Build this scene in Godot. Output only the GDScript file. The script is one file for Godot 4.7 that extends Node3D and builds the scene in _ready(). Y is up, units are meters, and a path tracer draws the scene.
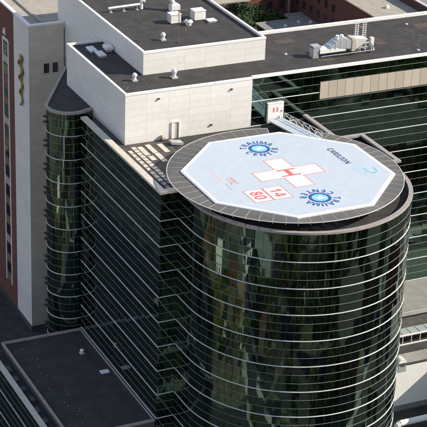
extends Node3D

const GY := -52.5            # street level; y = 0 is the top of the round tower's coping
const XC := 19.1
const ZC := 3.96
const RT := 16.3
const FZ := -19.58           # back wing facade plane
var rng := RandomNumberGenerator.new()
var mats := {}
var cam: Camera3D
var used := {}
var tex_fine: Texture2D
var tex_worn: Texture2D
var tex_roof: Texture2D
var tex_stone: Texture2D
var tex_brick: Texture2D
var tex_ground: Texture2D

# ------------------------------------------------------------------ helpers
func lin(c: Array) -> Color:
	return Color(c[0], c[1], c[2]).linear_to_srgb()

func mat(c: Array, rough := 0.7, metal := 0.0, tex: Texture2D = null, span := 4.0) -> StandardMaterial3D:
	var m := StandardMaterial3D.new()
	m.albedo_color = lin(c)
	m.roughness = rough
	m.metallic = metal
	if tex:
		m.albedo_texture = tex
		m.uv1_triplanar = true
		m.uv1_world_triplanar = true
		m.uv1_scale = Vector3.ONE / span
	return m

func noise_img(size: int, freqs: Array, lo: float, hi: float, tint: Array, sd: int, stretch := Vector2.ONE) -> Image:
	# seamless grain: values round 1, from the layers in freqs [[frequency, weight], ...]; tint = colour offset with a second noise
	var out := Image.create(size, size, true, Image.FORMAT_RGB8)
	var layers := []
	for i in freqs.size():
		var n := FastNoiseLite.new()
		n.seed = sd + i * 17
		n.noise_type = FastNoiseLite.TYPE_SIMPLEX_SMOOTH
		n.frequency = freqs[i][0]
		n.fractal_octaves = 3
		layers.append(n.get_seamless_image(size, size))
	var n2 := FastNoiseLite.new()
	n2.seed = sd + 99
	n2.frequency = 0.012
	var ti: Image = n2.get_seamless_image(size, size)
	for y in size:
		for x in size:
			var v := 0.0
			for i in layers.size():
				var im: Image = layers[i]
				v += im.get_pixel(int(x * stretch.x) % size, int(y * stretch.y) % size).r * float(freqs[i][1])
			v = lo + (hi - lo) * clampf((v - 0.5) * 1.6 + 0.5, 0, 1)
			var k: float = (ti.get_pixel(x, y).r - 0.5) * 2.0
			out.set_pixel(x, y, Color(clampf(v * (1 + tint[0] * k), 0, 1), clampf(v * (1 + tint[1] * k), 0, 1), clampf(v * (1 + tint[2] * k), 0, 1)))
	return out

func tex_of(im: Image) -> ImageTexture:
	im.generate_mipmaps()
	return ImageTexture.create_from_image(im)

func numbered(called: String) -> String:
	if not used.has(called):
		used[called] = 0
		return called
	used[called] += 1
	return "%s_%03d" % [called, used[called]]

func tag(o: Node3D, label: String, category: String, group := "", kind := "") -> Node3D:
	if label: o.set_meta("label", label)
	if category: o.set_meta("category", category)
	if group: o.set_meta("group", group)
	if kind: o.set_meta("kind", kind)
	return o

func thing(called: String, label: String, category: String, at := Vector3.ZERO, turn := 0.0, group := "") -> Node3D:
	var o := Node3D.new()
	o.name = numbered(called)
	add_child(o)
	o.position = at
	o.rotation.y = turn
	tag(o, label, category, group)
	return o

# a part in WORLD coordinates under a thing that is not turned
func part(parent: Node3D, called: String, mesh: Mesh, m: Material, xf := Transform3D.IDENTITY) -> MeshInstance3D:
	var o := MeshInstance3D.new()
	o.mesh = mesh
	o.material_override = m
	o.name = called
	parent.add_child(o, true)
	o.transform = xf
	return o

func st_new() -> SurfaceTool:
	var st := SurfaceTool.new()
	st.begin(Mesh.PRIMITIVE_TRIANGLES)
	return st

func quad(st: SurfaceTool, a: Vector3, b: Vector3, c: Vector3, d: Vector3) -> void:
	for p in [a, b, c, a, c, d]:
		st.add_vertex(p)

func done(st: SurfaceTool) -> ArrayMesh:
	st.generate_normals()
	return st.commit()

func add_box(st: SurfaceTool, c: Vector3, s: Vector3, b := Basis.IDENTITY) -> void:
	var h := s * 0.5
	var p := []
	for i in 8:
		p.append(c + b * Vector3(h.x * (1 if i & 1 else -1), h.y * (1 if i & 2 else -1), h.z * (1 if i & 4 else -1)))
	st.set_smooth_group(-1)
	quad(st, p[4], p[6], p[7], p[5])
	quad(st, p[1], p[3], p[2], p[0])
	quad(st, p[5], p[7], p[3], p[1])
	quad(st, p[0], p[2], p[6], p[4])
	quad(st, p[2], p[3], p[7], p[6])
	quad(st, p[0], p[4], p[5], p[1])

func box(c: Vector3, s: Vector3, b := Basis.IDENTITY) -> ArrayMesh:
	var st := st_new()
	add_box(st, c, s, b)
	return done(st)

# box with chamfered top edges
func chamfer_box(c: Vector3, s: Vector3, ch: float) -> ArrayMesh:
	var st := st_new()
	st.set_smooth_group(-1)
	var h := s * 0.5
	var rings := [[-h.y, 0.0], [h.y - ch, 0.0], [h.y, ch]]
	var prev := []
	for r in rings:
		var a := []
		var ix: float = h.x - r[1]
		var iz: float = h.z - r[1]
		for q in [Vector2(-ix, -iz), Vector2(ix, -iz), Vector2(ix, iz), Vector2(-ix, iz)]:
			a.append(c + Vector3(q.x, r[0], q.y))
		if prev:
			for i in 4:
				quad(st, prev[i], a[i], a[(i + 1) % 4], prev[(i + 1) % 4])
		else:
			quad(st, a[0], a[1], a[2], a[3])
		prev = a
	quad(st, prev[3], prev[2], prev[1], prev[0])
	return done(st)

func add_tube(st: SurfaceTool, a: Vector3, b: Vector3, r0: float, r1 := -1.0, n := 10) -> void:
	if r1 < 0: r1 = r0
	var d := (b - a).normalized()
	var u := d.cross(Vector3.UP if absf(d.y) < 0.9 else Vector3.RIGHT).normalized()
	var w := d.cross(u)
	for i in n:
		var t0 := TAU * i / n
		var t1 := TAU * (i + 1) / n
		var e0 := u * cos(t0) + w * sin(t0)
		var e1 := u * cos(t1) + w * sin(t1)
		st.set_smooth_group(1)
		quad(st, a + e0 * r0, a + e1 * r0, b + e1 * r1, b + e0 * r1)
		st.set_smooth_group(-1)
		for p in [a, a + e1 * r0, a + e0 * r0, b, b + e0 * r1, b + e1 * r1]:
			st.add_vertex(p)

func add_bar(st: SurfaceTool, a: Vector3, b: Vector3, w: float, hgt := -1.0) -> void:
	if hgt < 0: hgt = w
	var d := b - a
	var l := d.length()
	var z := d / l
	var x := Vector3.UP.cross(z)
	x = x.normalized() if x.length() > 0.01 else Vector3.RIGHT
	add_box(st, (a + b) * 0.5, Vector3(w, hgt, l), Basis(x, z.cross(x), z))

func prism(poly: Array, y0: float, y1: float) -> ArrayMesh:
	var st := st_new()
	st.set_smooth_group(-1)
	var pv := PackedVector2Array(poly)
	var idx := Geometry2D.triangulate_polygon(pv)
	for i in range(0, idx.size(), 3):
		var t := [pv[idx[i]], pv[idx[i + 1]], pv[idx[i + 2]]]
		var cw: bool = (t[1] - t[0]).cross(t[2] - t[0]) > 0
		var o := [0, 1, 2] if cw else [0, 2, 1]
		for k in o: st.add_vertex(Vector3(t[k].x, y1, t[k].y))
		for k in [o[2], o[1], o[0]]: st.add_vertex(Vector3(t[k].x, y0, t[k].y))
	var n := pv.size()
	var ccw := Geometry2D.is_polygon_clockwise(pv)
	for i in n:
		var a := pv[i]
		var b := pv[(i + 1) % n]
		if ccw:
			var s := a
			a = b
			b = s
		quad(st, Vector3(a.x, y0, a.y), Vector3(b.x, y0, b.y), Vector3(b.x, y1, b.y), Vector3(a.x, y1, a.y))
	return done(st)

func rect(x0: float, z0: float, x1: float, z1: float) -> Array:
	return [Vector2(x0, z0), Vector2(x1, z0), Vector2(x1, z1), Vector2(x0, z1)]

# a bar of rectangular section that follows a run of plan points; outward is to the right-hand side when walking with +z ahead of -x
func sweep(pts: Array, y0: float, y1: float, o_in: float, o_out: float) -> ArrayMesh:
	var st := st_new()
	st.set_smooth_group(-1)
	var n := pts.size()
	var nor := []
	for i in n:
		var a: Vector2 = (pts[i] - pts[max(i - 1, 0)]).normalized() if i > 0 else (pts[1] - pts[0]).normalized()
		var b: Vector2 = (pts[min(i + 1, n - 1)] - pts[i]).normalized() if i < n - 1 else a
		var na := Vector2(-a.y, a.x)
		var nb := Vector2(-b.y, b.x)
		var m := (na + nb).normalized()
		nor.append(m / max(m.dot(na), 0.3))
	var prev := []
	for i in n:
		var p: Vector2 = pts[i] + nor[i] * o_in
		var q: Vector2 = pts[i] + nor[i] * o_out
		var r := [Vector3(p.x, y0, p.y), Vector3(q.x, y0, q.y), Vector3(q.x, y1, q.y), Vector3(p.x, y1, p.y)]
		if prev:
			for k in 4:
				quad(st, prev[k], prev[(k + 1) % 4], r[(k + 1) % 4], r[k])
		else:
			quad(st, r[3], r[2], r[1], r[0])
		prev = r
	quad(st, prev[0], prev[1], prev[2], prev[3])
	return done(st)

func split(a: Vector2, b: Vector2, step: float) -> Array:
	var n := int(max(1, round((b - a).length() / step)))
	var r := []
	for i in n: r.append(a.lerp(b, float(i) / n))
	return r

func pix(p: Vector3) -> Vector2:
	var v := cam.transform.affine_inverse() * p
	var f := 1738.2
	return Vector2(213.5 + f * v.x / -v.z, 213.5 - f * v.y / -v.z)

# a bent pane of radius rad (flat when rad = 0), with smooth normals on its outer face
func add_pane(st: SurfaceTool, xf: Transform3D, w: float, h: float, rad: float) -> void:
	var n := 4 if rad > 0.0 else 1
	var back := -0.03
	for i in n:
		var p := []
		var q := []
		for k in [i, i + 1]:
			var x := w * (float(k) / n - 0.5)
			var z := (sqrt(rad * rad - x * x) - rad) if rad > 0.0 else 0.0
			p.append(Vector3(x, 0, z))
			q.append(Vector3(x / rad, 0, (z + rad) / rad).normalized() if rad > 0.0 else Vector3.BACK)
		var up := Vector3(0, h * 0.5, 0)
		var f := [[p[0] - up, q[0]], [p[0] + up, q[0]], [p[1] + up, q[1]], [p[1] - up, q[1]]]
		for j in [0, 1, 2, 0, 2, 3]:
			st.set_normal((xf.basis * f[j][1]).normalized())
			st.add_vertex(xf * f[j][0])
		for e in [[p[0] + up, p[1] + up, Vector3.UP], [p[1] - up, p[0] - up, Vector3.DOWN]]:
			st.set_normal((xf.basis * e[2]).normalized())
			var a: Vector3 = e[0]
			var b: Vector3 = e[1]
			var d := Vector3(0, 0, back)
			for v in [a, a + d, b + d, a, b + d, b]: st.add_vertex(xf * v)

# curtain wall along plan points (one column of panes between two points): panes, floor bands, mullion lines, dark inner wall
func curtain_wall(parent: Node3D, pts: Array, ytop: float, bright: Array, ybot: float, seen: Callable, glass: Array, wob: float, skip := Rect2(), pane_budget := 300, rad := 0.0) -> void:
	var ys := [[ytop, 0]]
	var h: float = bright[0] - bright[1]
	for k in [2, 1]:
		var y: float = bright[0] + h * k / 3.0
		if y < ytop - 0.3: ys.append([y, 1])
	for i in bright.size():
		ys.append([bright[i], 2])
		for k in [1, 2]:
			var y: float = bright[i] - h * k / 3.0
			if y > ybot + 0.3: ys.append([y, 1])
	ys.append([ybot, 0])
	part(parent, "inner_wall", sweep(pts, ybot, ytop - 0.02, -0.5, -0.07), mats.core)
	var cand := []
	for i in pts.size() - 1:
		var a: Vector2 = pts[i]
		var b: Vector2 = pts[i + 1]
		var d := (b - a).normalized()
		var nn := Vector3(-d.y, 0, d.x)
		var w := (b - a).length()
		for j in ys.size() - 1:
			var y1: float = ys[j][0]
			var y0: float = ys[j + 1][0]
			if y1 - y0 < 0.25: continue
			var mid := Vector3((a.x + b.x) * 0.5, (y0 + y1) * 0.5, (a.y + b.y) * 0.5)
			if skip.has_area() and skip.has_point(Vector2(mid.x, mid.y)): continue
			var px := pix(mid)
			var sc := nn.dot((cam.position - mid).normalized()) * w * (y1 - y0)
			if px.x < -4 or px.x > 431 or px.y < -4 or px.y > 431 or not seen.call(mid): sc = -1.0
			var bs := Basis(Vector3(d.x, 0, d.y), Vector3.UP, nn)
			bs = bs * Basis(Vector3.UP, rng.randfn(0, wob)) * Basis(Vector3.RIGHT, rng.randfn(0, wob))
			var rr := 0.0
			if rad > 0.0 and i > 2: rr = rad
			cand.append({"s": sc, "t": Transform3D(bs, mid + nn * (rr - sqrt(maxf(rr * rr - w * w * 0.25, 0.0)))), "z": Vector3(w - 0.03, y1 - y0 - 0.04, rr)})
	cand.sort_custom(func(p, q): return p.s > q.s)
	var shared := {}
	var rest := st_new()
	var n := 0
	for c in cand:
		if n < pane_budget and c.s > 0.0:
			var key := "%.3f/%.3f/%.1f" % [c.z.x, c.z.y, c.z.z]
			if not shared.has(key):
				var ps := st_new()
				add_pane(ps, Transform3D.IDENTITY, c.z.x, c.z.y, c.z.z)
				shared[key] = ps.commit()
			part(parent, "glass_pane", shared[key], glass[rng.randi() % glass.size()], c.t)
			n += 1
		else:
			add_pane(rest, c.t, c.z.x, c.z.y, c.z.z)
	if cand.size() > n:
		part(parent, "glass_panes", rest.commit(), glass[0]).set_meta("kind", "stuff")
	for e in ys:
		if e[1] == 2: part(parent, "floor_band", sweep(pts, e[0] - 0.05, e[0] + 0.05, -0.06, 0.09), mats.alu)
		elif e[1] == 1: part(parent, "mullion", sweep(pts, e[0] - 0.025, e[0] + 0.025, -0.06, 0.045), mats.alu_dim)
	var vert := st_new()
	for i in pts.size() - 1:
		add_box(vert, Vector3(pts[i].x, (ytop + ybot) * 0.5, pts[i].y), Vector3(0.025, ytop - ybot - 0.06, 0.04))
	part(parent, "upright_mullions", done(vert), mats.frame_dark).set_meta("kind", "stuff")

# separate cladding panels over a wall: o = lower left corner seen from outside, u = direction to the right, nn = outward
func clad(parent: Node3D, called: String, o: Vector3, u: Vector3, nn: Vector3, w: float, h: float, cols: int, rows: int, gap: float, ms: Array, hole := Rect2(), bond := 0.0) -> void:
	var pw := w / cols
	var ph := h / rows
	var bs := Basis(u, Vector3.UP, nn)
	var shared := {}
	for j in rows:
		var off := bond * pw if j % 2 else 0.0
		for i in cols + (1 if off > 0 else 0):
			var x0 := maxf(i * pw - off, 0)
			var x1 := minf((i + 1) * pw - off, w)
			if x1 - x0 < 0.1: continue
			var c := Vector2((x0 + x1) * 0.5, (j + 0.5) * ph)
			if hole.has_area() and hole.has_point(c): continue
			var key := "%.3f" % (x1 - x0)
			if not shared.has(key): shared[key] = box(Vector3.ZERO, Vector3(x1 - x0 - gap, ph - gap, 0.06))
			part(parent, called, shared[key], ms[rng.randi() % ms.size()], Transform3D(bs, o + u * c.x + Vector3.UP * c.y + nn * (0.03 + rng.randf() * 0.004)))

var serif := false
func letters(txt: String, size: float, depth := 0.012, bold := false) -> TextMesh:
	var t := TextMesh.new()
	var f := SystemFont.new()
	f.font_names = PackedStringArray(["Droid Sans"])
	if bold: f.font_weight = 700
	t.font = f
	t.text = txt
	t.font_size = 64
	t.pixel_size = size / 46.0        # cap height of about `size` metres
	t.depth = depth
	return t

# ------------------------------------------------------------------ scene
func _ready() -> void:
	rng.seed = 20240611
	setup_light()
	setup_materials()
	setup_ground()
	build_side_wing()
	build_round_tower()
	build_back_wing()
	build_penthouses()
	build_bay()
	build_stone_tower()
	build_annex()
	build_podium()
	build_helipad()
	build_roof_gear()
	build_background()
	build_town()

func setup_light() -> void:
	cam = Camera3D.new()
	cam.name = "camera"
	add_child(cam)
	var b := Basis(Vector3.UP, -0.4533) * Basis(Vector3.RIGHT, -0.4301) * Basis(Vector3.BACK, 0.0358)
	cam.transform = Transform3D(b, Vector3(-89.58, 97.87, 200.77))
	cam.fov = 2.0 * rad_to_deg(atan(213.5 / 1738.2))
	cam.near = 1.0
	cam.far = 3000.0
	cam.current = true
	var we := WorldEnvironment.new()
	we.name = "world_environment"
	var env := Environment.new()
	env.background_mode = Environment.BG_SKY
	var sk := ProceduralSkyMaterial.new()
	sk.sky_top_color = Color(0.46, 0.53, 0.64)
	sk.sky_horizon_color = Color(0.86, 0.87, 0.875)
	sk.sky_curve = 0.2
	sk.ground_horizon_color = Color(0.45, 0.46, 0.45)
	sk.ground_bottom_color = Color(0.2, 0.2, 0.19)
	sk.sky_energy_multiplier = 1.05
	sk.sun_angle_max = 2.0
	var s := Sky.new()
	s.sky_material = sk
	env.sky = s
	env.tonemap_mode = Environment.TONE_MAPPER_LINEAR
	env.tonemap_exposure = 1.45
	env.sdfgi_enabled = true
	env.ssao_enabled = true
	env.ssil_enabled = true
	we.environment = env
	add_child(we)
	var sun := DirectionalLight3D.new()
	sun.name = "sun"
	sun.light_energy = 1.5
	sun.light_color = Color(1.0, 0.95, 0.87)
	sun.light_angular_distance = 0.5
	sun.shadow_enabled = true
	add_child(sun)
	var e := deg_to_rad(34.0)
	var az := deg_to_rad(27.0)
	var to_sun := Vector3(cos(e) * cos(az), sin(e), cos(e) * sin(az))
	sun.look_at_from_position(to_sun * 200.0, Vector3.ZERO, Vector3.UP)

func setup_materials() -> void:
	tex_fine = tex_of(noise_img(256, [[0.03, 0.5], [0.12, 0.5]], 0.955, 1.0, [0.005, 0.0, -0.006], 3))
	tex_worn = tex_of(noise_img(512, [[0.01, 0.5], [0.08, 0.5]], 0.86, 1.0, [0.02, 0.0, -0.02], 7))
	tex_stone = tex_of(noise_img(512, [[0.02, 0.45], [0.15, 0.55]], 0.84, 1.0, [0.03, 0.0, -0.04], 11, Vector2(1, 4)))
	var ri := noise_img(512, [[0.008, 0.35], [0.05, 0.3], [0.35, 0.35]], 0.58, 1.0, [0.07, 0.0, -0.07], 23)
	for y in 512:                                   # lapped seams of the membrane and small pale scuffs
		for k in 4:
			var c := ri.get_pixel(k * 128 + 3, y)
			for q in 2: ri.set_pixel(k * 128 + 3 + q, y, c.lightened(0.13))
			for q in 2: ri.set_pixel(k * 128 + 5 + q, y, c.darkened(0.3))
			if k % 2 == 0: ri.set_pixel(y, k * 128 + 60, ri.get_pixel(y, k * 128 + 60).lightened(0.12))
	for i in 150:
		var x := rng.randi() % 510
		var y := rng.randi() % 510
		ri.fill_rect(Rect2i(x, y, 1 + rng.randi() % 2, 1 + rng.randi() % 2), Color(0.95, 0.93, 0.9))
	tex_roof = tex_of(ri)
	var bi := noise_img(512, [[0.02, 0.5], [0.2, 0.5]], 0.70, 1.0, [0.08, 0.0, -0.03], 41)
	tex_brick = tex_of(bi)
	tex_ground = tex_of(noise_img(512, [[0.01, 0.5], [0.06, 0.3], [0.3, 0.2]], 0.55, 1.0, [0.08, 0.02, -0.08], 57))
	mats.core = mat([0.28, 0.28, 0.27], 0.8)
	mats.alu = mat([0.66, 0.67, 0.67], 0.6)
	mats.alu_dim = mat([0.19, 0.21, 0.20], 0.6)
	mats.frame_dark = mat([0.02, 0.022, 0.024], 0.5)
	mats.glass = []
	for k in 6:
		var g: float = [0.23, 0.265, 0.245, 0.285, 0.22, 0.255][k]
		mats.glass.append(mat([g * 0.62, g * 0.92, g * 0.78], 0.03, 1.0))
	mats.coping = mat([0.38, 0.35, 0.33], 0.6, 0.0, tex_worn, 5.0)
	mats.cream_coping = mat([0.68, 0.62, 0.53], 0.6, 0.0, tex_worn, 5.0)
	mats.roof = mat([0.062, 0.058, 0.057], 0.85, 0.0, tex_roof, 14.0)
	mats.patch = mat([0.135, 0.105, 0.085], 0.9, 0.0, tex_roof, 6.0)
	mats.terrace = mat([0.12, 0.11, 0.10], 0.9, 0.0, tex_roof, 9.0)
	mats.panel = []
	for v in [0.77, 0.75, 0.79]:
		mats.panel.append(mat([v, v * 0.985, v * 0.955], 0.55, 0.0, tex_fine, 9.0))
	mats.joint = mat([0.62, 0.61, 0.58], 0.8)
	mats.white_edge = mat([0.82, 0.82, 0.81], 0.45, 0.0, tex_fine, 4.0)
	mats.white = mat([0.78, 0.78, 0.76], 0.5, 0.0, tex_fine, 1.5)
	mats.galv = mat([0.50, 0.52, 0.54], 0.4, 0.4, tex_fine, 1.5)
	mats.tan_panel = []
	for v in [0.50, 0.46, 0.53]:
		mats.tan_panel.append(mat([v, v * 0.87, v * 0.72], 0.7, 0.0, tex_fine, 3.0))
	mats.stone = []
	for v in [0.71, 0.67, 0.74, 0.69]:
		mats.stone.append(mat([v, v * 0.88, v * 0.74], 0.85, 0.0, tex_stone, 5.0))
	mats.pale_stone = []
	for v in [0.82, 0.80, 0.84]:
		mats.pale_stone.append(mat([v, v * 0.97, v * 0.92], 0.8, 0.0, tex_stone, 6.0))
	mats.stone_back = mat([0.22, 0.2, 0.17], 0.9)
	mats.brick = mat([0.20, 0.078, 0.06], 0.9, 0.0, tex_brick, 3.0)
	mats.brick_dark = mat([0.12, 0.058, 0.046], 0.9, 0.0, tex_brick, 3.0)
	mats.brown = mat([0.24, 0.16, 0.11], 0.9, 0.0, tex_brick, 3.0)
	mats.gold = mat([0.36, 0.25, 0.11], 0.5, 0.3, tex_fine, 1.0)
	mats.deck = mat([0.50, 0.565, 0.645], 0.6, 0.0, tex_fine, 16.0)
	mats.deck_white = mat([0.86, 0.86, 0.86], 0.55)
	mats.red = mat([0.60, 0.14, 0.13], 0.6)
	mats.pink = mat([0.66, 0.45, 0.49], 0.6)
	mats.pale_blue = mat([0.25, 0.56, 0.68], 0.6)
	mats.grey_blue = mat([0.36, 0.46, 0.52], 0.6)
	mats.blue = mat([0.02, 0.09, 0.30], 0.6)
	mats.navy = mat([0.02, 0.04, 0.12], 0.6)
	mats.sky_blue = mat([0.20, 0.55, 0.78], 0.6)
	mats.net = mat([0.19, 0.185, 0.18], 0.7)
	mats.rail = mat([0.62, 0.61, 0.60], 0.5, 0.2)
	mats.steel_dark = mat([0.07, 0.07, 0.075], 0.7)
	mats.concrete = mat([0.42, 0.41, 0.38], 0.9, 0.0, tex_worn, 12.0)
	mats.gray_roof = mat([0.27, 0.27, 0.26], 0.9, 0.0, tex_worn, 14.0)
	mats.tan_roof = mat([0.40, 0.365, 0.315], 0.9, 0.0, tex_worn, 14.0)
	mats.asphalt = mat([0.06, 0.06, 0.062], 0.9, 0.0, tex_ground, 14.0)
	mats.town_ground = mat([0.19, 0.175, 0.125], 0.95, 0.0, tex_ground, 24.0)
	mats.grass = mat([0.07, 0.09, 0.035], 0.95, 0.0, tex_ground, 16.0)
	mats.dark_win = mat([0.03, 0.035, 0.04], 0.08)
	mats.bark = mat([0.10, 0.075, 0.055], 0.95)
	mats.leaf = []
	for c in [[0.045, 0.075, 0.022], [0.065, 0.09, 0.028], [0.03, 0.055, 0.02], [0.12, 0.10, 0.03]]:
		var m := mat(c, 0.8)
		m.backlight_enabled = true
		m.backlight = lin([c[0] * 0.5, c[1] * 0.5, c[2] * 0.4])
		mats.leaf.append(m)

func sheet(called: String, x0: float, z0: float, x1: float, z1: float, y: float, m: Material) -> MeshInstance3D:
	var st := st_new()
	quad(st, Vector3(x0, y, z0), Vector3(x1, y, z0), Vector3(x1, y, z1), Vector3(x0, y, z1))
	var o := part(self, numbered(called), done(st), m)
	o.set_meta("kind", "structure")
	return o

func setup_ground() -> void:
	sheet("ground", -1500, -1500, 1500, 1500, GY, mats.town_ground)
	sheet("street", -400, 34, 500, 44, GY + 0.012, mats.asphalt)
	sheet("street", -34, -300, -24, 300, GY + 0.02, mats.asphalt)
	sheet("street", 70, 44, 79, 320, GY + 0.012, mats.asphalt)
	sheet("pavement", -400, 31, 500, 34, GY + 0.12, mats.concrete)
	sheet("pavement", -400, 44, 500, 46.5, GY + 0.13, mats.concrete)
	sheet("car_park", -20, 56, 32, 80, GY + 0.016, mats.asphalt)
	sheet("lawn", -23, 84, 66, 92, GY + 0.014, mats.grass)
	sheet("lawn", 82, 84, 160, 96, GY + 0.014, mats.grass)
	sheet("forecourt", -24, -140, 140, 31, GY + 0.006, mats.asphalt)

# ------------------------------------------------------------------ the hospital
func bands(first: float, h: float, low: float) -> Array:
	var r := []
	var y := first
	while y > low + 0.6:
		r.append(y)
		y -= h
	return r

func build_side_wing() -> void:
	var t := thing("glass_side_wing", "dark glass wing with square stepped corner between curved bay and round tower", "building", Vector3(0, 0, 0))
	var pts := split(Vector2(0, -30.4), Vector2(0, 0), 1.52)
	pts.append_array(split(Vector2(0, 0), Vector2(2.8, 0), 1.4))
	pts.append(Vector2(2.8, 0))
	curtain_wall(t, pts, -0.35, bands(-4.39, 4.0, GY), GY, func(p): return true, mats.glass, 0.0045)
	part(t, "coping", sweep([Vector2(0, -30.4), Vector2(0, 0), Vector2(2.8, 0)], -0.35, 0.0, -0.9, 0.12), mats.cream_coping)
	part(t, "roof", prism([Vector2(0.5, -30.4), Vector2(2.8, -30.4), Vector2(2.8, -19.3), Vector2(9, -19.3), Vector2(9, -0.5), Vector2(0.5, -0.5)], -1.4, -0.8), mats.terrace)
	# thin pale rectangular slabs in rows on the terrace
	var slab := chamfer_box(Vector3.ZERO, Vector3(0.62, 0.08, 1.0), 0.015)
	var slab2 := chamfer_box(Vector3.ZERO, Vector3(0.72, 0.08, 0.8), 0.015)
	for k in 11:
		part(t, "terrace_slab", slab, mats.cream_coping, Transform3D(Basis(Vector3.UP, rng.randfn(0, 0.03)), Vector3(2.35, -0.755, -16.4 + k * 1.36)))
	for k in 13:
		part(t, "terrace_slab", slab2, mats.cream_coping, Transform3D(Basis(Vector3.UP, rng.randfn(0, 0.03)), Vector3(3.35, -0.755, -17.6 + k * 1.1)))
	var long := chamfer_box(Vector3.ZERO, Vector3(0.85, 0.08, 1.55), 0.015)
	for p in [Vector2(4.3, -17.0), Vector2(4.3, -15.3), Vector2(4.45, -13.3), Vector2(5.7, -17.4), Vector2(5.7, -15.8), Vector2(5.75, -14.0), Vector2(5.75, -12.3), Vector2(7.5, -17.1), Vector2(7.5, -15.4)]:
		part(t, "terrace_slab", long, mats.cream_coping, Transform3D(Basis(Vector3.UP, rng.randfn(0, 0.02)), Vector3(p.x, -0.755, p.y)))

func tower_front() -> Array:
	var pts := split(Vector2(2.8, 0), Vector2(2.8, ZC), 1.32)
	var n := 42
	for i in n + 1:
		var a := PI - PI * i / n
		pts.append(Vector2(XC + RT * cos(a), ZC + RT * sin(a)))
	return pts

func build_round_tower() -> void:
	var t := thing("round_glass_tower", "round dark glass tower with white floor bands carrying the helipad", "building")
	var pts := tower_front()
	curtain_wall(t, pts, -0.35, bands(-4.39, 4.0, GY), GY, func(p): return true, mats.glass, 0.0060, Rect2(), 300, RT * 1.9)
	part(t, "coping", sweep(pts, -0.3, 0.0, -0.5, 0.13), mats.coping)
	# the stepped flank that faces away, and the terrace behind the round
	var back := [Vector2(XC + RT, ZC), Vector2(XC + RT, 1.9), Vector2(37.3, 1.9), Vector2(37.3, -9.3), Vector2(33.0, -9.3), Vector2(33.0, FZ + 0.2)]
	part(t, "flank_wall", sweep(back, GY, -0.35, -0.5, 0.0), mats.glass[1])
	part(t, "flank_coping", sweep(back, -0.35, 0.0, -0.6, 0.12), mats.coping)
	var roof := []
	for p in pts: roof.append(p + (Vector2(XC, ZC) - p).normalized() * 0.3)
	for p in [Vector2(35.2, 1.6), Vector2(37.0, 1.6), Vector2(37.0, -9.0), Vector2(32.7, -9.0), Vector2(32.7, FZ + 0.3), Vector2(9.003, FZ + 0.3), Vector2(9.003, 0)]: roof.append(p)
	part(t, "roof", prism(roof, -1.4, -0.8), mats.roof)

func build_back_wing() -> void:
	var t := thing("glass_back_wing", "long dark glass wing behind the helipad with a beige panel strip", "building")
	var x1 := 83.4
	var pts := split(Vector2(23.35, FZ), Vector2(x1, FZ), 1.5)
	pts.append(Vector2(x1, FZ))
	var hid := func(p): return p.x < 62.0 and (p.y > -3.0 or p.x > 44.0)
	curtain_wall(t, pts, 6.95, bands(3.2, 4.03, GY), GY, hid, mats.glass, 0.0022, Rect2(35.2, 2.15, 60, 2.75))
	part(t, "front_coping", sweep([Vector2(23.5, FZ), Vector2(x1, FZ)], 6.95, 7.27, -0.5, 0.2), mats.white_edge)
	part(t, "roof", prism(rect(29.3, -38.2, x1, FZ - 0.35), 6.2, 6.85), mats.roof)
	part(t, "back_coping", sweep([Vector2(x1, -38.2), Vector2(29.3, -38.2)], 6.6, 7.27, -0.55, 0.15), mats.white_edge)
	for q in [[36.2, -33.6, 1.6, 0.9], [38.4, -23.7, 1.4, 0.7], [50.5, -28.5, 0.9, 1.6], [62.0, -33.0, 1.8, 1.1]]:
		part(t, "roof_patch", prism(rect(q[0] - q[2], q[1] - q[3], q[0] + q[2], q[1] + q[3]), 6.84, 6.862), mats.patch)
	for q in [[33.5, -28.0], [54.5, -22.5], [59.5, -34.5]]:
		var dr := st_new()
		add_tube(dr, Vector3(q[0], 6.84, q[1]), Vector3(q[0], 6.98, q[1]), 0.3, 0.2, 12)
		part(t, "roof_drain", done(dr), mats.galv)
	part(t, "back_wall", box(Vector3((29.3 + x1) * 0.5, (6.5 + GY) * 0.5, -37.9), Vector3(x1 - 29.3, 6.5 - GY, 0.4)), mats.brown)
	part(t, "end_wall", box(Vector3(x1 - 0.2, (6.9 + GY) * 0.5, (-38.0 + FZ) * 0.5), Vector3(0.4, 6.9 - GY, 17.6)), mats.brown)
	var pn := box(Vector3.ZERO, Vector3(1.44, 2.75, 0.1))
	var x := 36.0
	while x < x1 - 0.8:
		part(t, "beige_panel", pn, mats.tan_panel[rng.randi() % 3], Transform3D(Basis.IDENTITY, Vector3(x, 3.52, FZ + 0.11 + rng.randf() * 0.012)))
		x += 1.5
	# entrance portal to the gangway
	var p := part(t, "entrance_portal", box(Vector3(27.5, 1.05, FZ + 0.3), Vector3(2.7, 3.1, 0.45)), mats.white)
	part(p, "portal_cap", box(Vector3(27.5, 2.65, FZ + 0.31), Vector3(2.8, 0.1, 0.5)), mats.white_edge)
	var st := st_new()
	add_box(st, Vector3(27.15, 1.55, FZ + 0.535), Vector3(0.22, 0.75, 0.02))
	add_box(st, Vector3(27.75, 1.55, FZ + 0.535), Vector3(0.22, 0.75, 0.02))
	part(p, "red_mark", done(st), mats.red)
	part(p, "wall_lamp", box(Vector3(28.55, 1.3, FZ + 0.57), Vector3(0.18, 0.3, 0.1)), mats.galv)

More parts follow.
